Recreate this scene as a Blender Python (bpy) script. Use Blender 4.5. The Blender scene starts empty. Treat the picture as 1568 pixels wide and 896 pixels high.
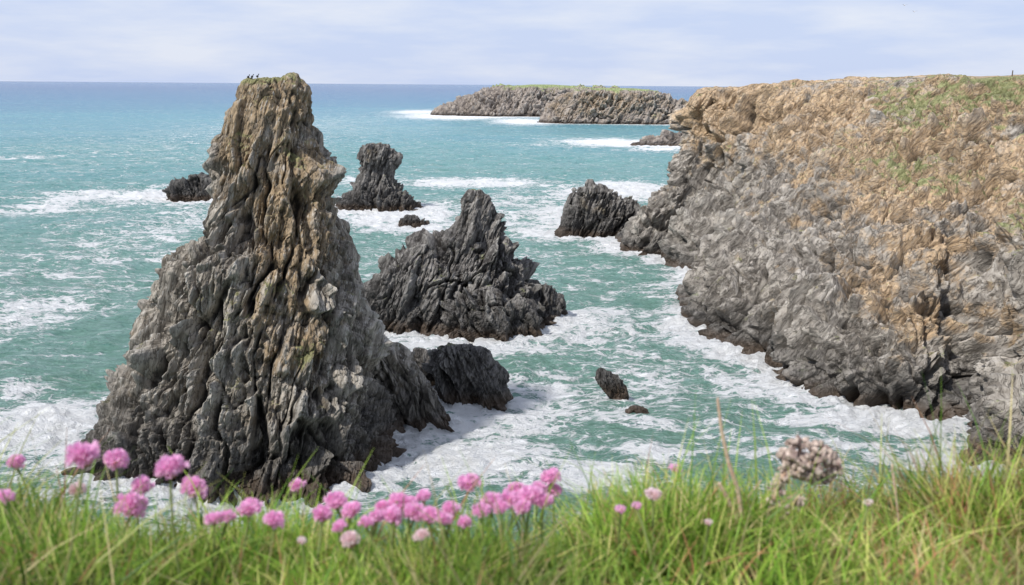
import bpy, math, numpy as np, random
from mathutils import Matrix, Vector, Euler
random.seed(4); rng=np.random.default_rng(7)
scene=bpy.context.scene
H=30.0; FPX=1538.0; PITCH=math.radians(11.7); ROLL=0.0075
# ---------------------------------------------------------------- camera
cd=bpy.data.cameras.new("camera"); cam=bpy.data.objects.new("camera",cd); scene.collection.objects.link(cam)
MW=Matrix.Translation((0,0,H))@Matrix.Rotation(math.pi/2-PITCH,4,'X')@Matrix.Rotation(ROLL,4,'Z')
cam.matrix_world=MW; cd.sensor_width=36; cd.lens=FPX/1568*36; cd.clip_start=0.02; cd.clip_end=120000
cd.dof.use_dof=True; cd.dof.focus_distance=105; cd.dof.aperture_fstop=12.5
scene.camera=cam
R=np.array(MW.to_3x3())
def ray(px,py):
    d=R@np.array([(px-784)/FPX,(448-py)/FPX,-1.0]); return d/d[1]
def P(px,py,Y): return np.array([0,0,H])+ray(px,py)*Y
def S(px,py):
    d=ray(px,py); return np.array([0,0,H])+d*(-H/d[2])
# ---------------------------------------------------------------- noise
def h3(ix,iy,iz,seed):
    n=(ix.astype(np.int64)*73856093)^(iy.astype(np.int64)*19349663)^(iz.astype(np.int64)*83492791)^(seed*2654435)
    n=n&0xffffffff; n=((n^(n>>15))*0x2c1b3c6d)&0xffffffff; n=((n^(n>>12))*0x297a2d39)&0xffffffff; n=n^(n>>15)
    return (n&0xffffff).astype(np.float32)/np.float32(0xffffff)
def vn(p,seed=0):
    f=np.floor(p); t=p-f; t=t*t*(3-2*t); i=f.astype(np.int64); r=0
    for a in (0,1):
        wa=t[...,0] if a else 1-t[...,0]
        for b in (0,1):
            wb=t[...,1] if b else 1-t[...,1]
            for c in (0,1):
                wc=t[...,2] if c else 1-t[...,2]
                r=r+wa*wb*wc*h3(i[...,0]+a,i[...,1]+b,i[...,2]+c,seed)
    return r*2-1
def fbm(p,o=4,seed=0,g=.5):
    r=0;a=1;s=0
    for k in range(o):
        r=r+a*vn(p*(2.03**k)+k*17.3,seed+k); s+=a; a*=g
    return r/s
def facet(p,seed=0,k=1.0,K=16.):
    """each fracture cell is a tilted plane, softly blended: broken, blocky rock"""
    b=np.floor(p-.5).astype(np.int64); ws=np.full(p.shape[:-1],1e-12); val=np.zeros(p.shape[:-1])
    for a in (0,1):
        for c in (0,1):
            for e in (0,1):
                ix=b[...,0]+a; iy=b[...,1]+c; iz=b[...,2]+e
                r1=h3(ix,iy,iz,seed); r2=h3(ix,iy,iz,seed+11); r3=h3(ix,iy,iz,seed+23)
                dx=p[...,0]-(ix+.5+(r1-.5)*.7); dy=p[...,1]-(iy+.5+(r2-.5)*.7); dz=p[...,2]-(iz+.5+(r3-.5)*.7)
                w=np.exp(-K*(dx*dx+dy*dy+dz*dz))
                fx=np.clip(1.5-np.abs(p[...,0]-(ix+.5))*1.5,0,1); fy=np.clip(1.5-np.abs(p[...,1]-(iy+.5))*1.5,0,1); fz=np.clip(1.5-np.abs(p[...,2]-(iz+.5))*1.5,0,1)
                w=w*fx*fy*fz
                v=(h3(ix,iy,iz,seed+31)-.5)*.6+k*(dx*(r2*2-1)+dy*(r3*2-1)+dz*(r1*2-1))
                ws+=w; val+=w*v
    return (val/ws).astype(np.float32)
def rotm(ax,ay,az): return np.array(Euler((math.radians(ax),math.radians(ay),math.radians(az))).to_matrix())
def boxb(A,k,wrap):
    def one(A,ax,mode):
        pad=[(0,0),(0,0)]; pad[ax]=(k,k); B=np.pad(A,pad,mode=mode); c=np.cumsum(B,axis=ax); 
        z=np.zeros_like(np.take(c,[0],axis=ax)); c=np.concatenate([z,c],axis=ax); n=A.shape[ax]
        return (np.take(c,range(2*k+1,2*k+1+n),axis=ax)-np.take(c,range(0,n),axis=ax))/(2*k+1)
    return one(one(A,0,'edge'),1,'wrap' if wrap else 'edge')
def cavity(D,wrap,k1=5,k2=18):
    a=D-boxb(D,k1,wrap); b=D-boxb(D,k2,wrap); return np.clip(.45*a/(a.std()+1e-6)+.6*b/(b.std()+1e-6),-3,3)  # crevice and edge mask for shade and highlights painted into the rock colour
# ---------------------------------------------------------------- mesh helpers
def mesh_from(name,V,F,mat,attrs=None,smooth=False):
    V=np.asarray(V,np.float32).reshape(-1,3); F=np.asarray(F,np.int32)
    me=bpy.data.meshes.new(name); me.vertices.add(len(V)); me.vertices.foreach_set("co",V.ravel())
    k=F.shape[1]; me.loops.add(F.size); me.polygons.add(len(F))
    me.loops.foreach_set("vertex_index",F.ravel()); me.polygons.foreach_set("loop_start",np.arange(0,F.size,k,dtype=np.int32))
    me.update(calc_edges=True); 
    me.polygons.foreach_set("use_smooth",np.full(len(F),smooth))
    for n,a in (attrs or {}).items():
        a=np.asarray(a,np.float32)
        if a.ndim==1:
            at=me.attributes.new(n,'FLOAT','POINT'); at.data.foreach_set("value",a)
        else:
            at=me.attributes.new(n,'FLOAT_VECTOR','POINT'); at.data.foreach_set("vector",a.ravel())
    me.validate(); ob=bpy.data.objects.new(name,me); scene.collection.objects.link(ob)
    if mat: me.materials.append(mat)
    return ob
def gridF(n,m,wrap=False,off=0):
    i=np.arange(n-1)[:,None]; j=np.arange(m if wrap else m-1)[None,:]; j2=(j+1)%m
    a=i*m+j; b=i*m+j2; c=(i+1)*m+j2; d=(i+1)*m+j
    return np.stack([a,b,c,d],-1).reshape(-1,4)+off
def normals(G,wrap):
    if wrap:
        dj=np.roll(G,-1,1)-np.roll(G,1,1)
    else: dj=np.gradient(G,axis=1)
    di=np.gradient(G,axis=0); n=np.cross(di,dj); L=np.linalg.norm(n,axis=-1,keepdims=True); return n/np.maximum(L,1e-6)
def rockdisp(p,RM,st,amps,scales,seed,crease=1.,bed=1.15,tilt=1.2,K=32.):
    """fractured displacement plus thin steep beds (bed normal = rotated x)"""
    q=p@RM; tot=0; st=np.array(st)
    w=np.stack([fbm(p/5.,3,seed+90),fbm(p/5.+31,3,seed+91),fbm(p/5.+63,3,seed+92)],-1)
    for k,(a,s) in enumerate(zip(amps,scales)):
        tot=tot+a*facet((q@rotm(0,0,25*k)+w*s*.25)/(s*st),seed+k*7,tilt,K)
    for k in range(3):
        a=amps[k]*.45*crease; s=scales[k]*.75
        c=1-np.abs(vn((q+w*s*.6)/(s*st),seed+200+k)); tot=tot-a*np.clip((c-.86)/.14,0,1)
    m=.45+.55*np.clip(vn(p/6.,seed+300)+.5,0,1)
    for k,(a,s) in enumerate(((amps[2]*1.0,scales[2]*.55),(amps[3]*1.2,scales[3]*.5))):
        u=(q+w*.35)/(s*np.array([.75,6.,6.])); tot=tot+bed*m*a*(np.abs(vn(u,seed+310+k))*1.8-.5)
    return tot
# ---------------------------------------------------------------- node helpers
class NT:
    def __init__(s,name):
        s.m=bpy.data.materials.new(name); s.m.use_nodes=True; s.t=s.m.node_tree; s.t.nodes.clear()
        s.out=s.t.nodes.new("ShaderNodeOutputMaterial")
    def n(s,ty,**kw):
        nd=s.t.nodes.new(ty)
        for k,v in kw.items(): setattr(nd,k,v)
        return nd
    def l(s,a,b): s.t.links.new(a,b)
    def setin(s,sock,v):
        if hasattr(v,'node'): s.l(v,sock)
        else:
            if isinstance(v,tuple) and len(v)==3 and sock.type=='RGBA': v=v+(1,)
            sock.default_value=v
    def math(s,op,a,b=0.,c=None,clamp=False):
        nd=s.n("ShaderNodeMath",operation=op,use_clamp=clamp); s.setin(nd.inputs[0],a); s.setin(nd.inputs[1],b)
        if c is not None: s.setin(nd.inputs[2],c)
        return nd.outputs[0]
    def mix(s,f,a,b,bt='MIX'):
        nd=s.n("ShaderNodeMix",data_type='RGBA',blend_type=bt,clamp_factor=True); s.setin(nd.inputs[0],f); s.setin(nd.inputs[6],a); s.setin(nd.inputs[7],b); return nd.outputs[2]
    def noise(s,vec,scale,detail=6,rough=.6,dist=0.):
        nd=s.n("ShaderNodeTexNoise"); s.l(vec,nd.inputs['Vector']); nd.inputs['Scale'].default_value=scale; nd.inputs['Detail'].default_value=detail; nd.inputs['Roughness'].default_value=rough; nd.inputs['Distortion'].default_value=dist; return nd.outputs[0]
    def ss(s,v,a,b,lo=0.,hi=1.):
        nd=s.n("ShaderNodeMapRange",interpolation_type='SMOOTHSTEP'); s.setin(nd.inputs[0],v)
        nd.inputs[1].default_value=a; nd.inputs[2].default_value=b; nd.inputs[3].default_value=lo; nd.inputs[4].default_value=hi; return nd.outputs[0]
    def attr(s,name): 
        nd=s.n("ShaderNodeAttribute",attribute_name=name); return nd
    def mapping(s,vec,rot=(0,0,0),scale=(1,1,1),vt='POINT'):
        nd=s.n("ShaderNodeMapping",vector_type=vt); s.l(vec,nd.inputs[0]); nd.inputs['Rotation'].default_value=[math.radians(a) for a in rot]; nd.inputs['Scale'].default_value=scale; return nd.outputs[0]
def rock_mat(name,light,dark,tan,tanamt,wet=4.,rot=(0,25,0),sc=1.,st=(.65,2.8,2.8),bump=.3,veg=(.14,.155,.055),speck=.5,spc=(.52,.50,.46),cavshade=.85,crk=.65):
    T=NT(name); g=T.n("ShaderNodeNewGeometry"); pos=g.outputs['Position']
    sx=T.n("ShaderNodeSeparateXYZ"); T.l(pos,sx.inputs[0]); z=sx.outputs[2]
    mp=T.mapping(pos,rot,st,'TEXTURE')
    n1=T.noise(mp,.9*sc,7,.64,.15); n2=T.noise(pos,.12*sc,4,.6); n3=T.noise(mp,3.2*sc,4,.65); n4=T.noise(pos,.45*sc,6,.68)
    col=T.mix(T.ss(n1,.38,.62),dark,light)
    tA=T.math('ADD',T.attr("tan").outputs['Fac'],T.math('ADD',T.math('MULTIPLY',T.math('SUBTRACT',n2,.5),1.4),T.math('MULTIPLY',T.math('SUBTRACT',n4,.5),2.4)))
    tf=T.ss(T.math('ADD',tA,tanamt),.15,.7)
    col=T.mix(T.math('MULTIPLY',tf,.85),col,T.mix(T.ss(n3,.35,.62),tuple(c*.5 for c in tan),tan))
    sp=T.noise(mp,4.2*sc,3,.6); col=T.mix(T.ss(sp,.57,.66,0,speck),col,spc)
    ck=T.noise(mp,1.3*sc,4,.6,.2); ckf=T.ss(T.math('ABSOLUTE',T.math('SUBTRACT',ck,.5)),0,.022,crk,0); col=T.mix(ckf,col,tuple(c*.3 for c in dark))
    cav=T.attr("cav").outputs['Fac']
    col=T.mix(T.ss(cav,-1.8,-.05,cavshade,0),col,(.024,.02,.017))  # crevice shade painted into the colour, like ambient occlusion
    col=T.mix(T.ss(cav,.7,2.2,0,.3),col,spc)  # highlights on raised edges painted into the colour
    sn=T.n("ShaderNodeSeparateXYZ"); T.l(g.outputs['Normal'],sn.inputs[0])
    vf=T.math('ADD',T.attr("veg").outputs['Fac'],T.math('ADD',T.math('MULTIPLY',T.math('SUBTRACT',n4,.5),3.0),T.math('MULTIPLY',T.math('SUBTRACT',sn.outputs[2],.4),.7)))
    vcol=T.mix(T.ss(n3,.38,.62),veg,tuple(c*1.6+.03 for c in veg))
    col=T.mix(T.ss(vf,.5,.85,0,.88),col,vcol)
    zz=T.math('ADD',z,T.math('MULTIPLY',T.math('SUBTRACT',n2,.5),-wet*1.6)); zz=T.math('ADD',zz,T.math('MULTIPLY',T.math('SUBTRACT',n4,.5),-wet*.9))
    wf=T.ss(zz,wet*.25,wet*1.6,1,0)
    col=T.mix(T.math('MULTIPLY',wf,.84),col,T.mix(T.ss(n3,.44,.64),(.02,.019,.018),(.13,.12,.11)))
    col=T.mix(T.math('MULTIPLY',T.ss(z,.5,1.7,1,0),.75),col,(.065,.043,.027))
    b=T.n("ShaderNodeBsdfPrincipled"); T.l(col,b.inputs['Base Color']); T.setin(b.inputs['Roughness'],T.math('SUBTRACT',.9,T.math('MULTIPLY',wf,.45)))
    b.inputs['Specular IOR Level'].default_value=.3
    hb=T.math('SUBTRACT',T.math('ADD',T.math('MULTIPLY',n1,1.1),T.math('MULTIPLY',n3,.3)),T.math('MULTIPLY',ckf,.25))
    bp=T.n("ShaderNodeBump"); bp.inputs['Strength'].default_value=1.; bp.inputs['Distance'].default_value=bump/sc; T.l(hb,bp.inputs['Height']); T.l(bp.outputs[0],b.inputs['Normal'])
    T.l(b.outputs[0],T.out.inputs[0]); return T.m
RA=(4,14,10); RD=(0,24,12); RC=(8,38,25)
M_main=rock_mat("rock_main",(.39,.35,.295),(.135,.117,.095),(.35,.25,.145),-.1,wet=5.,rot=RA,bump=.4,speck=.55,veg=(.13,.13,.05))
M_dark=rock_mat("rock_dark",(.22,.205,.19),(.05,.045,.042),(.30,.235,.155),-.55,wet=5.,rot=RD,bump=.4,speck=.35)
M_cliff=rock_mat("rock_cliff",(.39,.355,.31),(.15,.132,.112),(.55,.39,.235),-.08,wet=3.8,rot=RC,bump=.45,speck=.4,spc=(.50,.47,.42),cavshade=.8,veg=(.13,.145,.055))
M_far=rock_mat("rock_far",(.36,.31,.265),(.19,.16,.14),(.40,.30,.20),-.05,wet=2.2,sc=.22,bump=.2,veg=(.17,.21,.08),speck=.2,cavshade=.4,crk=.4)  # distance haze put into the colours: lighter darks and greens
# ---------------------------------------------------------------- stacks
FOOT=[]
def stack_grid(rows,Y0,ratio,n,m,amps,scales,RM,st,seed,ymin=0,rsq=2.4,lean=0.,thin=6.,foot=True,yaw=0.,topf=0.,out_=.1):
    rows=sorted(rows); zs=[];xl=[];xr=[]
    for py,l,r in rows:
        a=P(l,py,Y0);b=P(r,py,Y0); zs.append((a[2]+b[2])/2); xl.append(a[0]); xr.append(b[0])
    zs,xl,xr=map(np.array,(zs,xl,xr))
    if zs[-1]>-3: 
        zs=np.append(zs,-4.); xl=np.append(xl,xl[-1]-.6); xr=np.append(xr,xr[-1]+.6)
    c=(xl[0]+xr[0])/2
    zs=np.insert(zs,0,zs[0]+.05); xl=np.insert(xl,0,c-.02); xr=np.insert(xr,0,c+.02)
    L=np.concatenate([[0],np.cumsum(np.hypot(np.diff(zs),np.hypot(np.diff(xl),np.diff(xr))*.5))])
    t=np.linspace(0,L[-1],n); z=np.interp(t,L,zs); l=np.interp(t,L,xl); r=np.interp(t,L,xr)
    k=max(1,n//110); ker=np.ones(2*k+1)/(2*k+1)
    def sm(v): return np.convolve(np.pad(v,k,mode='edge'),ker,'valid')
    z,l,r=sm(z),sm(l),sm(r)
    cx=(l+r)/2; rx=(r-l)/2; ry=rx*ratio+ymin*(rx>.3)
    th=np.linspace(0,2*math.pi,m,endpoint=False); ct,sn=np.cos(th),np.sin(th)
    e=2/rsq; X=np.sign(ct)*np.abs(ct)**e; Yy=np.sign(sn)*np.abs(sn)**e
    G=np.zeros((n,m,3)); 
    G[...,0]=cx[:,None]+rx[:,None]*X[None]+ry[:,None]*Yy[None]*yaw; G[...,1]=Y0+lean*z[:,None]+ry[:,None]*Yy[None]; G[...,2]=z[:,None]
    N=normals(G,True)
    if N[n//2,0,0]<0: N=-N
    amps=tuple(amps)+((amps[-1]*.5,) if len(amps)<4 else ()); scales=tuple(scales)+((scales[-1]*.5,) if len(scales)<4 else ())
    D=rockdisp(G,RM,st,amps,scales,seed)
    f=np.clip(rx/thin,.12,1.)[:,None]
    if topf: 
        u=np.clip((zs[0]-z)/topf,0,1); f=f*(.06+.94*u*u*(3-2*u))[:,None]
    out=G+N*(D*f+out_*amps[0]*f)[...,None]
    if foot:
        i=np.argmin(np.abs(z)); FOOT.append((cx[i],Y0,rx[i],ry[i]))
    kk=max(2,n//110)
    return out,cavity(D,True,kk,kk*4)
def build(name,parts,mat,vegpts=(),tanpts=()):
    Vs=[];Fs=[];C=[];o=0
    for G,c in parts:
        n,m=G.shape[:2]; Vs.append(G.reshape(-1,3)); Fs.append(gridF(n,m,True,o)); C.append(c.ravel()); o+=n*m
    V=np.concatenate(Vs); F=np.concatenate(Fs)[:,::-1]; C=np.concatenate(C)
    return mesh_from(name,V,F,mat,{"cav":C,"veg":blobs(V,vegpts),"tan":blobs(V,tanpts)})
def blobs(V,pts):
    a=np.zeros(len(V),np.float32)
    for c,r,s in pts: 
        d=((V-c)/np.array(r))**2; a=np.maximum(a,s*np.exp(-d.sum(1)))
    return a
RMm=rotm(*RA); STm=(.55,.7,2.1); RMd=rotm(*RD)
main=[(120,378,430),(127,359,445),(150,351,456),(180,339,467),(210,331,474),(228,317,478),(262,313,491),(300,316,503),(340,309,516),(365,301,522),(380,280,526),(410,256,530),(430,252,534),(460,257,540),(490,245,545),(515,237,548),(550,224,554),(600,190,568),(640,154,586),(670,140,600),(700,132,610),(730,126,618)]
A1,S1=(1.9,1.2,.5,.22,.1),(7.,3.4,1.6,.75,.36)
p1=stack_grid(main,80,.85,660,960,A1,S1,RMm,STm,3,lean=.05,thin=6,out_=0)
ridge=[(305,470,490),(345,475,532),(400,480,537),(460,490,554),(510,500,580),(560,515,622),(600,535,662),(640,560,692),(662,560,702)]
p2=stack_grid(ridge,86,.36,380,500,(1.3,.9,.45,.2,.08),S1,rotm(0,-25,10),STm,9,thin=4,out_=0)
build("sea_stack",[p1,p2],M_main,[(P(405,121,82),(2.6,4,.5),1.3),(P(425,445,74),(1.4,3,.8),1.),(P(310,470,72),(1.7,4,.9),.8),(P(465,560,72),(1.2,3,1),1.),(P(345,490,73),(1.2,3,.5),.9),(P(400,170,80),(3,8,4),.45),(P(470,290,80),(1.5,6,2),.55),(P(440,230,80),(2,6,3),.45)],
      [(P(400,150,80),(5,8,5),1.1),(P(440,330,77),(3.5,9,9),1.0),(P(430,500,73),(3.5,7,6),.8),(P(400,230,80),(5,9,5),.85),(P(380,640,70),(3,5,3),.4)])
c2=[(291,717,737),(300,711,748),(330,703,763),(345,699,768),(362,680,776),(380,650,790),(400,630,800),(415,594,805),(440,570,818),(470,560,838),(495,560,846),(520,562,850)]
AD,SD=(2.2,1.4,.6,.26,.12),(8,3.6,1.7,.8,.4); STd=(.6,.75,1.8)
q1=stack_grid(c2,126,.5,380,620,AD,SD,RMd,STd,21,thin=5,out_=0)
q2=stack_grid([(428,802,822),(440,800,845),(460,795,858),(485,790,862)],128,.6,120,200,(1.,.6,.3,.12),(4,2,1,.5),RMd,STd,25,thin=3)
q3=stack_grid([(440,730,752),(455,700,775),(480,680,815),(505,668,830)],120,.5,160,260,(1.3,.8,.32,.14),(4,2,1,.5),rotm(0,-30,0),STd,27,thin=3)
q4=stack_grid([(375,636,656),(395,620,668),(420,590,680),(460,566,690),(500,560,700)],124,.5,160,260,(1.3,.8,.32,.14),(4,2,1,.5),RMd,STd,28,thin=3)
build("jagged_sea_rock",[q1,q2,q3,q4],M_dark,(),[(P(730,320,126),(3,6,4),.8)])
r1=stack_grid([(527,684,712),(535,676,733),(550,664,743),(575,660,754),(600,664,764),(630,672,770)],93,.6,200,340,(1.1,.7,.3,.14),(4,2,1,.45),rotm(0,-20,0),STd,33,thin=3,out_=0)
r2=stack_grid([(533,632,648),(545,620,664),(560,617,684),(590,640,692)],97,.5,120,200,(.8,.5,.25,.1),(3,1.6,.8,.4),rotm(0,-30,0),STd,35,thin=3,out_=0)
build("jagged_sea_rock",[r1,r2],M_dark)
s1=stack_grid([(221,562,585),(226,553,597),(240,549,610),(252,553,606),(262,556,603),(280,550,606),(290,545,612),(300,532,622),(312,524,636),(322,520,645)],248,.7,240,320,(1.6,1.1,.55,.25),(6,3,1.5,.8),rotm(0,8,0),STd,41,thin=6,out_=0)
build("pinnacle_sea_rock",[s1],M_dark,(),[(P(575,240,244),(6,8,5),.8)])
build("low_sea_rock",[stack_grid([(330,625,635),(336,614,645),(345,610,658),(352,606,664)],215,.6,80,160,(.9,.5,.25),(3,1.5,.7),rotm(0,30,0),STd,43,thin=3)],M_dark)
build("low_sea_rock",[stack_grid([(268,290,312),(274,284,318),(285,262,326),(306,256,336)],265,.7,100,200,(1.6,1.,.5),(5,2.5,1.2),rotm(0,-30,0),STd,45,thin=4)],M_dark)
build("wedge_sea_rock",[stack_grid([(563,916,924),(568,912,934),(580,914,948),(595,924,958),(608,934,962)],95,.5,100,160,(.4,.22,.1),(1.6,.8,.4),rotm(0,-30,0),STd,47,thin=1.4,foot=False)],M_dark)
build("low_sea_rock",[stack_grid([(622,968,982),(628,962,990),(638,958,996)],90,.7,60,120,(.3,.15,.08),(1.,.5,.3),rotm(0,-30,0),STd,49,thin=1.4,foot=False)],M_dark)
t1=stack_grid([(275,900,908),(285,893,914),(292,880,938),(300,888,945),(315,878,965),(330,865,985),(345,860,995),(360,855,1005)],206,.5,200,320,(1.6,1.1,.55,.25),(6,3,1.5,.8),RMd,STd,51,thin=5)
t2=stack_grid([(294,878,885),(300,872,895),(310,868,900)],212,.6,80,160,(.9,.5,.25),(3,1.5,.8),RMd,STd,53,thin=4)
build("jagged_sea_rock",[t1,t2],M_dark,(),[(P(930,320,200),(10,12,6),.8)])
build("low_sea_rock",[stack_grid([(202,1030,1075),(209,1000,1100),(216,975,1110),(224,960,1120)],520,.3,80,260,(1.8,1.,.5),(10,5,2.5),rotm(0,40,0),STd,55,thin=6)],M_far)
build("low_sea_rock",[stack_grid([(688,1500,1530),(694,1480,1580),(706,1470,1620)],80,.25,60,200,(.6,.3,.15),(2,1,.5),rotm(0,60,0),STd,57,thin=2)],M_dark)
STi=(.7,.9,1.2)
i1=stack_grid([(129.5,812,848),(131.5,790,876),(135,752,925),(140,726,950),(149,708,966),(159,694,980),(168,678,1000),(178,664,1010)],1020,.4,260,900,(5.,3.,1.6,.9,.5),(60,24,11,5.5,2.6),rotm(0,30,0),STi,61,thin=60,topf=4,out_=0)
i2=stack_grid([(135,918,970),(138,888,1002),(143,860,1024),(151,848,1044),(163,838,1058),(180,830,1062),(192,826,1066)],830,.4,260,800,(4.5,2.6,1.4,.8,.4),(50,20,9,4.5,2.2),rotm(0,30,0),STi,63,thin=50,topf=4,out_=0)
build("rocky_island",[i1,i2],M_far,[(P(830,126,1020),(150,160,5.),1.4),(P(950,133,830),(100,90,3.),1.3)],[(P(940,160,800),(60,90,12),.8)])
# ---------------------------------------------------------------- main cliff
def C(w,*pts): return [S(*w)]+[P(*p) for p in pts]
cols=[
 C((1125,325),(1130,300,232),(1120,270,234),(1110,230,236),(1110,190,238),(1115,141,240)),
 C((1010,352),(1040,325,208),(1070,290,212),(1080,240,215),(1085,190,218),(1090,140,222)),
 C((958,383),(984,334,185),(1028,296,190),(1050,240,194),(1060,190,198),(1070,142,200)),
 C((1042,397),(1048,355,178),(1077,295,184),(1094,232,188),(1104,182,191),(1114,139,194)),
 C((1072,450),(1100,385,152),(1132,315,165),(1144,250,174),(1156,192,181),(1170,135,187)),
 C((1060,507),(1084,440,126),(1114,370,135),(1162,300,146),(1202,220,162),(1230,132,178)),
 C((1164,552),(1170,480,112),(1188,400,121),(1222,310,134),(1270,220,151),(1300,129,170)),
 C((1230,601),(1240,520,99),(1262,420,108),(1305,320,122),(1350,220,141),(1376,125,162)),
 C((1395,646),(1400,560,90),(1402,450,98),(1420,335,112),(1446,220,133),(1456,125,154)),
 C((1500,634),(1500,548,92),(1492,450,99),(1502,335,110),(1530,220,127),(1536,125,147)),
 C((1550,705),(1560,600,80),(1574,450,87),(1588,335,99),(1608,220,118),(1620,123,140)),
 C((1700,770),(1700,600,70),(1690,450,77),(1680,335,90),(1690,220,110),(1705,121,134)),
 C((1950,820),(1950,600,60),(1920,450,67),(1880,335,82),(1850,220,102),(1850,117,128))]
K=np.array(cols)
top=K[:,-1]
def plate(dx,dy): 
    q=top.copy(); q[:,0]+=dx; q[:,1]+=dy; return q
under=K[:,0]+np.array([-1,-2,-5.])
nc=len(K)
pl1=top+np.array([9,12,.5]); pl2=plate(40,60); pl2[:,2]=top[:,2]+np.linspace(.6,1.4,nc); pl3=plate(250,200); pl3[:,2]=top[:,2]+np.linspace(0,2.,nc)
K=np.concatenate([under[:,None],K,pl1[:,None],pl2[:,None],pl3[:,None]],1)
def cr(A,t,axis=0):
    A=np.moveaxis(A,axis,0); n=len(A); i=np.clip(np.floor(t).astype(int),0,n-2); f=(t-i)[:,None,None]
    g=lambda k:A[np.clip(k,0,n-1)]
    p0,p1,p2,p3=g(i-1),g(i),g(i+1),g(i+2)
    r=.5*((2*p1)+(-p0+p2)*f+(2*p0-5*p1+4*p2-p3)*f**2+(-p0+3*p1-3*p2+p3)*f**3); return np.moveaxis(r,0,axis)
tc=np.linspace(0,12.,1250)
tr=np.concatenate([np.linspace(0,1,24,endpoint=False),np.linspace(1,6,620,endpoint=False),np.linspace(6,7,60,endpoint=False),np.linspace(7,9,50)])
G=cr(cr(K,tc,0),tr,1)
N=normals(G,False)
if N[500,200,0]>0: N=-N
RMc=rotm(*RC)
D=rockdisp(G,RMc,(.7,1.,1.35),(3.4,2.2,1.15,.55,.25,.11),(18.,8.,4.0,2.0,1.,.5),77,crease=1.3,bed=1.,tilt=1.15,K=38.)
Gv=G.reshape(-1,3)
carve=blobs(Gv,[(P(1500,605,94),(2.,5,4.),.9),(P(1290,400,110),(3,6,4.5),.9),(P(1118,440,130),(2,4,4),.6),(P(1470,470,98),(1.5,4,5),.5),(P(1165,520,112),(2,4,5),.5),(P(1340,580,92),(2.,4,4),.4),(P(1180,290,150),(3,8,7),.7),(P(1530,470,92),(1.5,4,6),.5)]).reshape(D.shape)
fade=np.interp(tr,[0,5.3,6,6.6,9],[1,1,.22,.05,.05])[None,:]
G2=G+N*(D*fade+.3*fade-carve*3.6)[...,None]
G2[...,2]+=(fbm(G/14.,3,5)*.5*(tr>6.2)[None,:])
V=G2.reshape(-1,3)
vegp=[(P(1400,165,150),(7,14,5),.9),(P(1395,200,146),(6,12,4),.85),(P(1330,245,130),(12,14,2.8),.9),(P(1540,140,140),(18,18,4),.95),(P(1545,330,100),(5,9,2.5),1.05),(P(1400,268,124),(10,12,2.3),.8),(P(1480,148,145),(14,14,2.5),.8),(P(1520,380,98),(3,6,1.),.8),(P(1360,320,112),(3,6,1.),.75),(P(1470,200,135),(8,12,3),.55)]
tanp=[(P(1120,160,190),(30,30,8),1.1),(P(1250,180,165),(26,26,9),1.),(P(1400,240,135),(18,24,10),1.),(P(1520,260,118),(16,22,10),.9),(P(1340,290,120),(10,16,6),.85),(P(1330,440,105),(4,10,5),.75),(P(1450,490,95),(7,8,2),1.0),(P(1530,150,140),(30,30,6),1.),(P(1430,370,105),(6,9,6),.75),(P(1240,300,135),(6,9,6),.5)]
tanv=blobs(V,tanp); plat=np.broadcast_to(np.clip((tr-5.9)/.3,0,1)[None,:],G2.shape[:2]).ravel()
tanv=np.maximum(tanv,plat*1.2)
mesh_from("sea_cliff",V,gridF(*G2.shape[:2]),M_cliff,{"cav":(cavity(D,False,6,24)*np.minimum(fade*1.2,1)-carve*1.6).ravel(),"veg":np.maximum(blobs(V,vegp),plat*.1),"tan":tanv})  # cav also paints shade into the carved hollows and cave
wl=cr(K,np.linspace(0,12,90),0)[:,1,:2]
# ---------------------------------------------------------------- sea
r=np.concatenate([np.geomspace(12,58,30,endpoint=False),np.geomspace(58,620,560,endpoint=False),np.geomspace(620,60000,130)])
ang=np.radians(np.concatenate([np.linspace(-110,-38,30,endpoint=False),np.linspace(-38,38,860,endpoint=False),np.linspace(38,110,30)]))
RR,AA=np.meshgrid(r,ang,indexing='ij'); X=RR*np.sin(AA); Y=RR*np.cos(AA)
Fm=np.zeros_like(X)
for cx,cy,rx,ry in FOOT:
    q=np.sqrt(((X-cx)/rx)**2+((Y-cy)/ry)**2); d=np.maximum((q-1)*min(rx,ry),0)
    wdt=min(1.7+ .026*cy,9); Fm=np.maximum(Fm,1.1*np.exp(-d/wdt))
dm=np.full_like(X,1e9)
for a in wl: dm=np.minimum(dm,(X-a[0])**2+(Y-a[1])**2)
Fm=np.maximum(Fm,1.05*np.exp(-np.maximum(np.sqrt(dm)-1.5,0)/3.3))
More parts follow.
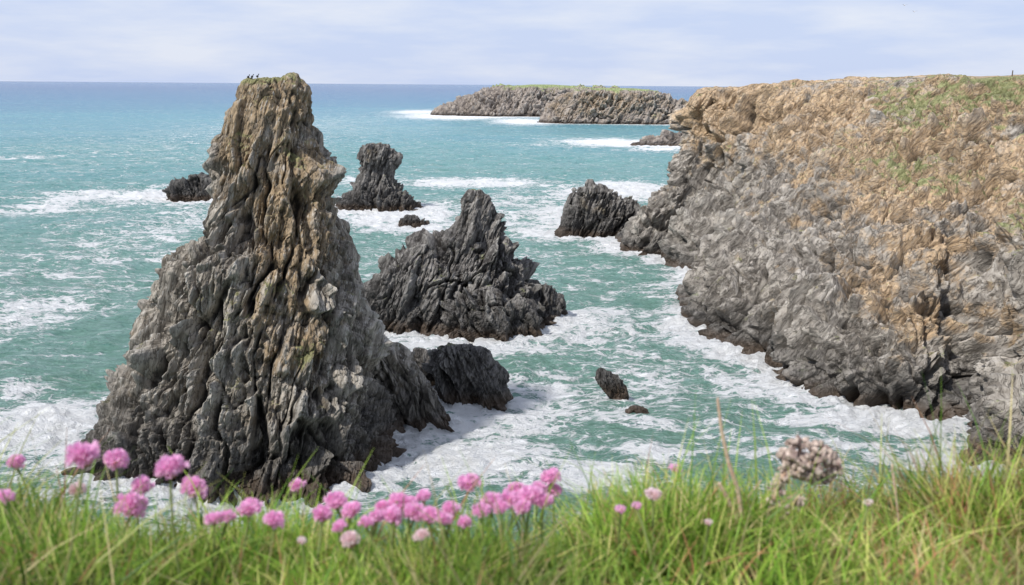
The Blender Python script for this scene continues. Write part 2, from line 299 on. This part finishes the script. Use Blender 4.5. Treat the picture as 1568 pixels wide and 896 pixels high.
FB=[(60,660,130,45,1.1),(20,600,60,20,.8),(40,480,90,40,.75),(60,320,90,12,.7),(225,298,60,14,1.1),(140,300,90,12,.8),(590,332,75,17,1.3),(665,330,40,12,1.),(720,280,130,7,1.),(515,310,20,15,.8),(970,293,70,16,1.2),(880,300,60,16,.8),(860,335,60,25,.9),(950,380,40,16,1.3),(1010,400,35,9,1.),(770,515,80,12,1.05),(640,510,60,12,.8),(850,525,50,12,.6),(790,640,160,42,.75),(700,700,180,42,.95),(900,735,120,30,.8),(600,610,50,25,1.),(1000,650,80,14,.6),(1095,570,30,22,.75),(1170,600,90,15,.65),(1330,645,130,13,1.),(1290,620,60,10,.95),(1450,655,100,14,.85),(1500,706,90,12,1.),(700,178,90,5,1.1),(800,186,50,5,1.),(640,172,50,4,.8),(930,218,80,6,1.1),(1010,228,50,4,.8),(550,275,70,8,.6),(1080,525,30,20,.5),(1015,440,40,12,.7),(250,395,50,10,.6),(130,372,50,6,.65),(830,590,70,16,.6),(1000,700,80,22,.6),(900,600,70,14,.5),(40,240,70,5,.5),(720,420,300,60,.33),(250,230,300,60,.25),(60,420,200,160,.42),(1000,600,300,150,.38),(800,340,160,60,.45)]
for px,py,ax,ay,s in FB:
    c=S(px,py); e=S(px+ax,py); y1=S(px,py-ay)[1]; y2=S(px,py+ay)[1]; ryy=(y1-y2)/2
    Fm=np.maximum(Fm,s*np.exp(-((X-c[0])/(e[0]-c[0]))**2-((Y-(y1+y2)/2)/ryy)**2))
p3=np.stack([X,Y,np.zeros_like(X)],-1)
fd=np.clip(1-(RR-300)/700,0,1)
ca,sa=math.cos(.5),math.sin(.5); Q=np.stack([X*ca+Y*sa,-X*sa+Y*ca,X*0],-1)
Wq=Q+np.stack([vn(Q/6.,40),vn(Q/6.,41),X*0],-1)*2.
rid=lambda p,s:1-np.abs(vn(p,s))*2
Z=.6*vn(Wq/np.array([24,9,1]),1)+.28*rid(Wq/np.array([9,5,1])+7,2)+.17*rid(Wq/np.array([4,2.4,1]),3)+.10*rid(Wq/np.array([1.9,1.2,1]),4)+.05*vn(Wq/np.array([.8,.55,1]),5)
Zs=Z*fd*1.15+ np.clip(Fm,0,1)**2*(.2+.8*fbm(p3/1.2,4,8))*fd*1.1-.25*(RR<1000)
T=NT("sea_water"); g=T.n("ShaderNodeNewGeometry"); pos=g.outputs['Position']
ln=T.n("ShaderNodeVectorMath",operation='LENGTH'); T.l(pos,ln.inputs[0]); dist=ln.outputs['Value']
lg=T.math('LOGARITHM',dist,10.)
big=T.noise(T.mapping(pos,(0,0,15),(.35,1,1)),.012,5,.6)
cr1=T.n("ShaderNodeValToRGB"); T.l(T.math('ADD',T.math('MULTIPLY',T.math('SUBTRACT',lg,1.7),.5),T.math('MULTIPLY',T.math('SUBTRACT',big,.5),.3)),cr1.inputs[0])
el=cr1.color_ramp.elements; el[0].position=0; el[0].color=(.12,.25,.175,1); el[1].position=1.; el[1].color=(.006,.06,.21,1)
for p_,c_ in ((.14,(.17,.325,.25,1)),(.32,(.19,.385,.335,1)),(.48,(.14,.365,.375,1)),(.62,(.055,.275,.36,1)),(.78,(.01,.13,.28,1))):
    e=el.new(p_); e.color=c_
wat=cr1.outputs[0]
F=T.attr("foam").outputs['Fac']
wv=T.mapping(pos,(0,0,-28),(.6,1,1))
nb=T.noise(wv,.2,7,.66,1.); nf=T.noise(wv,1.1,5,.7,.4)
wn=T.n("ShaderNodeTexNoise"); T.l(wv,wn.inputs['Vector']); wn.inputs['Scale'].default_value=.35; wn.inputs['Detail'].default_value=5
va=T.n("ShaderNodeVectorMath",operation='MULTIPLY_ADD'); T.l(wn.outputs['Color'],va.inputs[0]); va.inputs[1].default_value=(6,6,0); T.l(wv,va.inputs[2])
def lace(sc,w):
    v=T.n("ShaderNodeTexVoronoi",feature='DISTANCE_TO_EDGE'); T.l(va.outputs[0],v.inputs['Vector']); v.inputs['Scale'].default_value=sc
    return T.ss(v.outputs['Distance'],0,w,1,0)
lc=T.math('MAXIMUM',lace(.45,.16),T.math('MULTIPLY',lace(1.3,.2),.8))
lc=T.math('MULTIPLY',lc,T.ss(F,.5,1.1,1.,.25))
m=T.math('ADD',T.math('MULTIPLY',F,1.08),T.math('MULTIPLY',T.math('SUBTRACT',nb,.5),2.2))
m=T.math('ADD',m,T.math('MULTIPLY',T.math('SUBTRACT',nf,.5),1.7)); m=T.math('ADD',m,T.math('MULTIPLY',lc,.38))
foam=T.ss(m,.52,.86)
cap=T.noise(T.mapping(pos,(0,0,10),(.25,1,1)),.3,7,.76); foam=T.math('MAXIMUM',foam,T.ss(cap,.585,.68,0,.85))
streak=T.noise(T.mapping(pos,(0,0,-18),(.35,1,1)),.9,6,.75)
thin=T.math('ADD',T.ss(m,.0,.9,0,.45),T.ss(streak,.52,.68,0,.4))
wat=T.mix(T.ss(streak,.5,.3,0,.55),wat,(.04,.17,.155))
wat=T.mix(thin,wat,(.43,.62,.585)); 
col=T.mix(foam,wat,(.92,.93,.93))
b=T.n("ShaderNodeBsdfPrincipled"); T.l(col,b.inputs['Base Color']); T.setin(b.inputs['Roughness'],T.math('ADD',.22,T.math('MULTIPLY',foam,.6))); b.inputs['IOR'].default_value=1.33; b.inputs['Specular IOR Level'].default_value=.32
w1=T.noise(T.mapping(pos,(0,0,-28),(.5,1,1)),1.1,6,.74,.3); w2=T.noise(T.mapping(pos,(0,0,12),(.3,1,1)),.09,5,.6)
hh=T.math('ADD',T.math('MULTIPLY',w1,1.8),T.math('ADD',T.math('MULTIPLY',w2,3.),T.math('MULTIPLY',foam,.3)))
bp=T.n("ShaderNodeBump"); bp.inputs['Strength'].default_value=1.; bp.inputs['Distance'].default_value=1.; T.l(hh,bp.inputs['Height']); T.l(bp.outputs[0],b.inputs['Normal']); T.l(b.outputs[0],T.out.inputs[0])
mesh_from("sea",np.stack([X,Y,Zs],-1),gridF(*X.shape)[:,::-1],T.m,{"foam":Fm.ravel()},smooth=True)
# ---------------------------------------------------------------- foreground headland + grass
def edgeY(x): return .90+.04*np.sin(x*5+.6)-.09*np.exp(-((x+.10)/.16)**2)+.05*np.exp(-((x-.5)/.25)**2)+.02*np.sin(x*23)
def groundz(x,y):
    e=edgeY(x); rise=.022*np.clip((np.abs(x-.02)-.22)/.2,0,1)
    base=.280-rise+.2*np.minimum(y,e)+.012*np.sin(x*17+y*9)
    over=np.maximum(y-e,0); return H-base-over*1.7
def sgn(n,a,b): t=np.linspace(-1,1,n); return np.sign(t)*(np.abs(t)*a+np.abs(t)**4*b)
gx=sgn(401,2.5,50); gy=np.concatenate([-np.geomspace(40,.3,60),np.linspace(-.25,1.4,160),np.geomspace(1.45,24,90)])
GY,GX=np.meshgrid(gy,gx,indexing='ij'); GZ=groundz(GX,np.maximum(GY,-1))
q=np.stack([GX,GY,GZ],-1); far=np.clip((GY-2)/6,0,1); GZ=GZ+far*fbm(q/3.,4,3)*1.2+fbm(q*9,3,6)*.008
T=NT("turf"); g=T.n("ShaderNodeNewGeometry"); n_=T.noise(g.outputs['Position'],14,6,.6); nn=T.noise(g.outputs['Position'],.7,6,.6)
sp=T.n("ShaderNodeSeparateXYZ"); T.l(g.outputs['Position'],sp.inputs[0])
c=T.mix(T.ss(n_,.35,.65),(.06,.10,.02),(.10,.09,.04)); c=T.mix(T.ss(sp.outputs[2],24,28.5,1,0),c,T.mix(T.ss(nn,.4,.6),(.1,.09,.08),(.25,.22,.18)))
b=T.n("ShaderNodeBsdfPrincipled"); T.l(c,b.inputs[0]); b.inputs['Roughness'].default_value=.95; T.l(b.outputs[0],T.out.inputs[0])
mesh_from("grassy_headland",np.stack([GX,GY,GZ],-1),gridF(*GX.shape),T.m,smooth=True)
T=NT("grass_blade"); at=T.attr("col"); b=T.n("ShaderNodeBsdfPrincipled"); T.l(at.outputs['Color'],b.inputs[0]); b.inputs['Roughness'].default_value=.5; b.inputs['Specular IOR Level'].default_value=.35
tr_=T.n("ShaderNodeBsdfTranslucent"); T.l(at.outputs['Color'],tr_.inputs[0]); mx=T.n("ShaderNodeMixShader"); mx.inputs[0].default_value=.4; T.l(b.outputs[0],mx.inputs[1]); T.l(tr_.outputs[0],mx.inputs[2]); T.l(mx.outputs[0],T.out.inputs[0]); M_grass=T.m
def blades(name,bx,by,L,w,bend,col):
    n=len(bx); bz=groundz(bx,by)-.004; az=rng.uniform(0,2*math.pi,n)
    hx,hy=np.cos(az),np.sin(az); fa=rng.uniform(0,2*math.pi,n); wx,wy=np.cos(fa),np.sin(fa)
    V=np.zeros((n,5,2,3)); Cc=np.zeros((n,5,2,3))
    for k in range(5):
        t=k/4; ww=w*(1-t**1.6*.93)*.5; cz=bz+L*t*(1-.35*bend*t); h=L*bend*t*t
        for s,sg in enumerate((-1,1)):
            V[:,k,s,0]=bx+hx*h+wx*ww*sg; V[:,k,s,1]=by+hy*h+wy*ww*sg; V[:,k,s,2]=cz
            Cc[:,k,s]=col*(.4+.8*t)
    a=(np.arange(n)*10)[:,None]+(np.arange(4)*2)[None]
    Fq=np.stack([a,a+1,a+3,a+2],-1).reshape(-1,4)
    return mesh_from(name,V,Fq,M_grass,{"col":Cc.reshape(-1,3)})
def palette(n,bx,by):
    base=np.array([[.24,.40,.05],[.35,.49,.08],[.13,.26,.035],[.50,.52,.15],[.60,.50,.25],[.46,.22,.12]])
    pr=np.array([.26,.25,.2,.13,.115,.045]); idx=rng.choice(6,n,p=pr)
    rt=(bx>.28)&(rng.random(n)<.38); idx=np.where(rt,rng.choice([4,5,3],n),idx)
    cl=fbm(np.stack([bx*7,by*7,bx*0],-1),3,19)
    return base[idx]*rng.uniform(.65,1.3,(n,1))*(1+.7*cl[:,None])
n=85000; bx=rng.uniform(-1.2,1.2,n); by=rng.uniform(.3,1.02,n); by=np.where(rng.random(n)<.3,edgeY(bx)+rng.uniform(-.12,.05,n),by); by=np.minimum(by,edgeY(bx)+rng.uniform(-.02,.08,n))
cl=fbm(np.stack([bx*9,by*9,bx*0],-1),3,12); L=rng.uniform(.038,.09,n)*(1+.8*cl); L=L*np.where(rng.random(n)<.05,1.5,1)
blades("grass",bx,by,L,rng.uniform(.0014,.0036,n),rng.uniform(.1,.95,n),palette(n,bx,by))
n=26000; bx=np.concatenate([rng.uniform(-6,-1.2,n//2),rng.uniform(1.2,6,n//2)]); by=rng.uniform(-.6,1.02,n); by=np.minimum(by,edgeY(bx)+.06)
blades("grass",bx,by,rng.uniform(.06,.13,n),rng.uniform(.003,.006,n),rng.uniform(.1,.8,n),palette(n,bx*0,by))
# ---------------------------------------------------------------- plants
def simple(name,col,rough=.7,trans=0,var=None):
    T=NT(name); b=T.n("ShaderNodeBsdfPrincipled"); g=T.n("ShaderNodeTexCoord")
    c=T.mix(T.ss(T.noise(g.outputs['Object'],160,3,.6),.35,.65),col,var or tuple(x*.7 for x in col)); T.l(c,b.inputs[0]); b.inputs['Roughness'].default_value=rough
    if trans:
        t=T.n("ShaderNodeBsdfTranslucent"); T.l(c,t.inputs[0]); mx=T.n("ShaderNodeMixShader"); mx.inputs[0].default_value=trans; T.l(b.outputs[0],mx.inputs[1]); T.l(t.outputs[0],mx.inputs[2]); T.l(mx.outputs[0],T.out.inputs[0])
    else: T.l(b.outputs[0],T.out.inputs[0])
    return T.m
M_pink=simple("thrift_petal",(.92,.58,.80),.6,.35,(.86,.42,.68)); M_pale=simple("thrift_petal_pale",(.88,.76,.78),.6,.35,(.86,.64,.66)); M_stem=simple("thrift_stem",(.22,.27,.08)); M_calyx=simple("thrift_calyx",(.55,.26,.22))
M_dry=simple("dry_seedhead",(.60,.49,.42),.9,0,(.24,.17,.15)); M_straw=simple("dry_straw",(.62,.48,.34),.8,0,(.5,.32,.24))
class MB:
    def __init__(s): s.v=[];s.f=[];s.m=[]
    def quad(s,a,b,c,d,m): o=len(s.v); s.v+=[tuple(a),tuple(b),tuple(c),tuple(d)]; s.f.append((o,o+1,o+2,o+3)); s.m.append(m)
    def tube(s,pts,rs,m,k=6):
        o=len(s.v)
        for i,p in enumerate(pts):
            p=Vector(p); t=(Vector(pts[min(i+1,len(pts)-1)])-Vector(pts[max(i-1,0)])).normalized(); a=t.orthogonal().normalized(); b=t.cross(a)
            for j in range(k): an=2*math.pi*j/k; s.v.append(tuple(p+(a*math.cos(an)+b*math.sin(an))*rs[i]))
        for i in range(len(pts)-1):
            for j in range(k): s.f.append((o+i*k+j,o+i*k+(j+1)%k,o+(i+1)*k+(j+1)%k,o+(i+1)*k+j)); s.m.append(m)
        s.f.append(tuple(o+(len(pts)-1)*k+j for j in range(k))); s.m.append(m)
    def blob(s,c,r,m,nu=8,nv=6,jit=0.):
        o=len(s.v); c=Vector(c); r=(r,r,r) if not isinstance(r,tuple) else r
        for i in range(nv+1):
            ph=math.pi*i/nv
            for j in range(nu):
                th=2*math.pi*j/nu; q=1+random.uniform(-jit,jit); s.v.append((c.x+r[0]*q*math.sin(ph)*math.cos(th),c.y+r[1]*q*math.sin(ph)*math.sin(th),c.z+r[2]*q*math.cos(ph)))
        for i in range(nv):
            for j in range(nu): s.f.append((o+i*nu+j,o+(i+1)*nu+j,o+(i+1)*nu+(j+1)%nu,o+i*nu+(j+1)%nu)); s.m.append(m)
    def done(s,name,mats):
        me=bpy.data.meshes.new(name); me.from_pydata(s.v,[],s.f); 
        for m in mats: me.materials.append(m)
        me.polygons.foreach_set("material_index",s.m); me.update(); ob=bpy.data.objects.new(name,me); scene.collection.objects.link(ob); return ob
def stempts(base,topp,sag=.01,n=7):
    b=Vector(base);t=Vector(topp); o=Vector((random.uniform(-sag,sag),random.uniform(-sag,sag),0)); return [b.lerp(t,i/(n-1))+o*math.sin(math.pi*i/(n-1)) for i in range(n)]
def thrift(c,rad,pale=False,bud=False):
    B=MB(); c=Vector(c); gxy=(c.x+random.uniform(-.02,.02),min(c.y+random.uniform(-.03,.02),float(edgeY(np.array(c.x)))))
    gz=float(groundz(np.array(gxy[0]),np.array(gxy[1]))); B.tube(stempts((gxy[0],gxy[1],gz),c-Vector((0,0,rad*.5))),[.0011]*7,1)
    B.blob(c-Vector((0,0,rad*.35)),(rad*.55,rad*.55,rad*.4),2)
    nfl=24 if bud else 60; fx=random.uniform(.9,1.15); fz=random.uniform(.7,.95)
    tilt=Matrix.Rotation(random.uniform(-.4,.4),3,'Y')
    for i in range(nfl):
        zt=1-(i+.5)/nfl*1.35; ph=i*2.39996; rr=math.sqrt(max(0,1-zt*zt)); d=tilt@Vector((rr*math.cos(ph)*fx,rr*math.sin(ph)*fx,zt*fz)); d=d+Vector([random.uniform(-.17,.17) for _ in range(3)])
        a=d.orthogonal().normalized(); b=d.cross(a).normalized(); base=c+d*rad*.5; ctr=c+d*rad*random.uniform(.66,1.08); fl=rad*.30
        o=random.uniform(0,6)
        for k in range(5):
            an=o+k*2*math.pi/5; e=a*math.cos(an)+b*math.sin(an); f=a*-math.sin(an)+b*math.cos(an)
            B.quad(base,ctr+e*fl*.55-f*fl*.33,ctr+e*fl+d*fl*.3,ctr+e*fl*.55+f*fl*.33,0)
    B.done("sea_thrift_flower",[M_pale if pale else M_pink,M_stem,M_calyx])
FL=[(128,698,52),(24,708,28),(178,704,36),(260,717,46),(217,745,36),(118,750,28,1),(297,748,38),(200,775,48),(8,760,28),(455,744,26),(382,778,36),(327,795,26),(348,792,24),(420,797,34),(515,768,36),(494,788,34),(538,782,30),(520,806,26),(537,828,34,1),(610,772,40),(648,760,26),(600,790,34),(635,785,34),(660,790,36),(718,740,36),(752,768,34),(690,780,28),(712,800,24),(790,752,34),(812,760,38),(832,766,32),(845,730,30),(800,778,28),(768,778,26),(848,752,28),(1034,717,20),(1000,757,26,1),(950,780,18),(575,792,26),(645,820,22,1),(585,776,24),(210,772,30),(975,775,16),(462,828,16,1),(625,772,32),(680,795,26),(738,782,28),(780,765,30),(825,750,28),(560,800,22),(1330,770,14,1),(1085,800,14,1)]
for f in FL:
    px,py,dm_=f[:3]; Yd=min(max(.86*38/dm_,.70),.95); Yd=min(Yd,float(edgeY(np.array((px-784)/FPX*.85)))+.05); 
    if py>755: Yd=min(max(.80-(py-765)*.0016,.66),.80)
    c=P(px,py,Yd); thrift(c,dm_*Yd/FPX/2*.98,pale=len(f)>3,bud=dm_<22)
# dried umbel head
B=MB(); Yd=.86; hc=Vector(P(1240,706,Yd)); sc=Yd/FPX
base=Vector(P(1176,800,Yd)); st=[base,Vector(P(1182,770,Yd)),Vector(P(1190,745,Yd)),Vector(P(1206,716,Yd))]
B.tube(st,[.0028,.0026,.0022,.0018],1)
for i in range(260):
    a=random.uniform(0,6.283); rr=math.sqrt(random.random()); x=math.cos(a)*rr*50*sc; z=math.sin(a)*rr*34*sc-x*.25; y=random.uniform(-1,1)*.018*math.sqrt(max(0.05,1-rr*rr))
    p=hc+Vector((x,y,z)); B.blob(p,sc*random.uniform(2.5,6.5),0,5,4,.45)
    if i%8==0: B.tube([st[-1],st[-1].lerp(p,.6)+Vector((0,0,-.003)),p],[.0008]*3,1,4)
for i in range(60):
    t=random.random(); p=st[1].lerp(st[3],t)+Vector((random.uniform(-12,10)*sc,random.uniform(-.005,.005),random.uniform(-10,10)*sc)); B.blob(p,sc*random.uniform(2.5,4.5),0,6,4,.35)
for i in range(30):
    p=Vector(P(1220,768,Yd))+Vector((random.gauss(0,8)*sc,random.uniform(-.005,.005),random.gauss(0,7)*sc)); B.blob(p,sc*random.uniform(3,4.5),0,6,4,.35)
B.tube([base,Vector(P(1205,790,Yd)),Vector(P(1222,770,Yd))],[.0015]*3,1)
B.tube([Vector((base.x,base.y,float(groundz(np.array(base.x),np.array(base.y))))),base],[.003,.0028],1)
B.done("dried_wild_carrot",[M_dry,M_straw])
def stalk(name,pts,w,Yd):
    B=MB(); v=[Vector(P(a,b,Yd)) for a,b in pts]; v.insert(0,Vector((v[0].x+.005,v[0].y,float(groundz(np.array(v[0].x),np.array(v[0].y))))))
    B.tube(v,[w*(1-.6*i/len(v)) for i in range(len(v))],0); return B,v
for pts,w,Yd,tw in [([(1136,790),(1130,750),(1116,710),(1105,660),(1099,612)],.0026,.85,1),([(1128,790),(1115,765),(1101,740)],.003,.85,0),([(1376,800),(1372,760),(1366,715)],.001,.85,1),([(1150,790),(1146,760),(1166,735)],.001,.86,0)]:
    B,v=stalk("dry_grass_stalk",pts,w,Yd)
    if tw:
        for i in range(8): 
            p=v[-1].lerp(v[-2],i/8); B.blob(p,(.0011,.0011,.0026),0,5,4,.2)
    B.done("dry_grass_stalk",[M_straw])
# ---------------------------------------------------------------- birds, post
M_w=simple("gull_white",(.75,.75,.75)); M_g=simple("gull_grey",(.25,.26,.28)); M_bk=simple("bird_dark",(.03,.03,.03)); M_wood=simple("weathered_wood",(.12,.09,.06))
for px,py,Y_,s in [(1385,8,230,1.),(1400,18,240,.9)]:
    B=MB(); c=Vector(P(px,py,Y_)); B.blob(c,(.12,.3,.1),0,8,6); B.blob(c+Vector((0,.3,.05)),.07,0,6,5); B.tube([c+Vector((0,.36,.05)),c+Vector((0,.44,.03))],[.02,.004],1,4)
    for sg in(-1,1):
        a=c+Vector((sg*.08,.1,.04)); b_=c+Vector((sg*.4,.14,.2)); e=c+Vector((sg*.8,-.08,.1)); w=Vector((0,-.2,0)); B.quad(a,b_,b_+w,a+w*1.2,1); B.quad(b_,e,e+w*.15,b_+w,1)
    B.quad(c+Vector((-.03,-.25,0)),c+Vector((.03,-.25,0)),c+Vector((.09,-.42,0)),c+Vector((-.09,-.42,0)),0)
    B.done("flying_gull",[M_w,M_g])
for px,py in [(380,120),(386,119.5),(394,119)]:
    B=MB(); c=Vector(P(px,py-2,81)); B.blob(c,(.1,.07,.09),0,8,6); B.tube([c+Vector((.05,0,.04)),c+Vector((.1,0,.15))],[.04,.03],0); B.blob(c+Vector((.11,0,.17)),.04,0,6,5); B.tube([c+Vector((.13,0,.17)),c+Vector((.2,0,.16))],[.012,.003],0,4); B.quad(c+Vector((-.08,-.03,0)),c+Vector((-.08,.03,0)),c+Vector((-.2,.02,-.04)),c+Vector((-.2,-.02,-.04)),0)
    for y in(-.02,.02): B.tube([c+Vector((0,y,-.05)),c+Vector((0,y,-.4))],[.008,.008],0,4)
    B.done("perched_seabird",[M_bk])
B=MB(); b0=Vector(P(1549,124,150)); B.tube([b0+Vector((0,0,-1)),b0+Vector((0,0,.7)),b0+Vector((.02,0,1.45)),b0+Vector((.02,0,1.52))],[.09,.085,.08,.05],0,8); B.done("wooden_fence_post",[M_wood])
# ---------------------------------------------------------------- light
EL=math.radians(50); sd=Vector((-.80*math.cos(EL),-.60*math.cos(EL),math.sin(EL)))
sl=bpy.data.lights.new("sun",'SUN'); sl.energy=4.5; sl.angle=math.radians(3); sl.color=(1,.96,.90); so=bpy.data.objects.new("sun",sl); scene.collection.objects.link(so); so.rotation_euler=sd.to_track_quat('Z','Y').to_euler()
W=bpy.data.worlds.new("World"); scene.world=W; W.use_nodes=True; t=W.node_tree; t.nodes.clear()
o=t.nodes.new("ShaderNodeOutputWorld"); bg=t.nodes.new("ShaderNodeBackground"); sk=t.nodes.new("ShaderNodeTexSky"); sk.sky_type='NISHITA'; sk.sun_disc=False; sk.sun_elevation=EL; sk.sun_rotation=math.atan2(sd.x,sd.y); sk.air_density=1.0; sk.dust_density=1.0
tc_=t.nodes.new("ShaderNodeTexCoord"); mp=t.nodes.new("ShaderNodeMapping"); mp.inputs['Scale'].default_value=(2.2,2.2,13); t.links.new(tc_.outputs['Generated'],mp.inputs[0])
nz=t.nodes.new("ShaderNodeTexNoise"); nz.inputs['Scale'].default_value=2.6; nz.inputs['Detail'].default_value=8; nz.inputs['Roughness'].default_value=.55; t.links.new(mp.outputs[0],nz.inputs['Vector'])
rp=t.nodes.new("ShaderNodeValToRGB"); t.links.new(nz.outputs[0],rp.inputs[0]); rp.color_ramp.elements[0].position=.40; rp.color_ramp.elements[0].color=(6.1,7.1,9.6,1); rp.color_ramp.elements[1].position=.68; rp.color_ramp.elements[1].color=(8.0,8.5,9.8,1)
mx=t.nodes.new("ShaderNodeMix"); mx.data_type='RGBA'; mx.inputs[0].default_value=.9; t.links.new(sk.outputs[0],mx.inputs[6]); t.links.new(rp.outputs[0],mx.inputs[7])
t.links.new(mx.outputs[2],bg.inputs[0]); bg.inputs[1].default_value=.10; t.links.new(bg.outputs[0],o.inputs[0])
scene.view_settings.view_transform='Standard'; scene.view_settings.look='None'; scene.view_settings.exposure=0
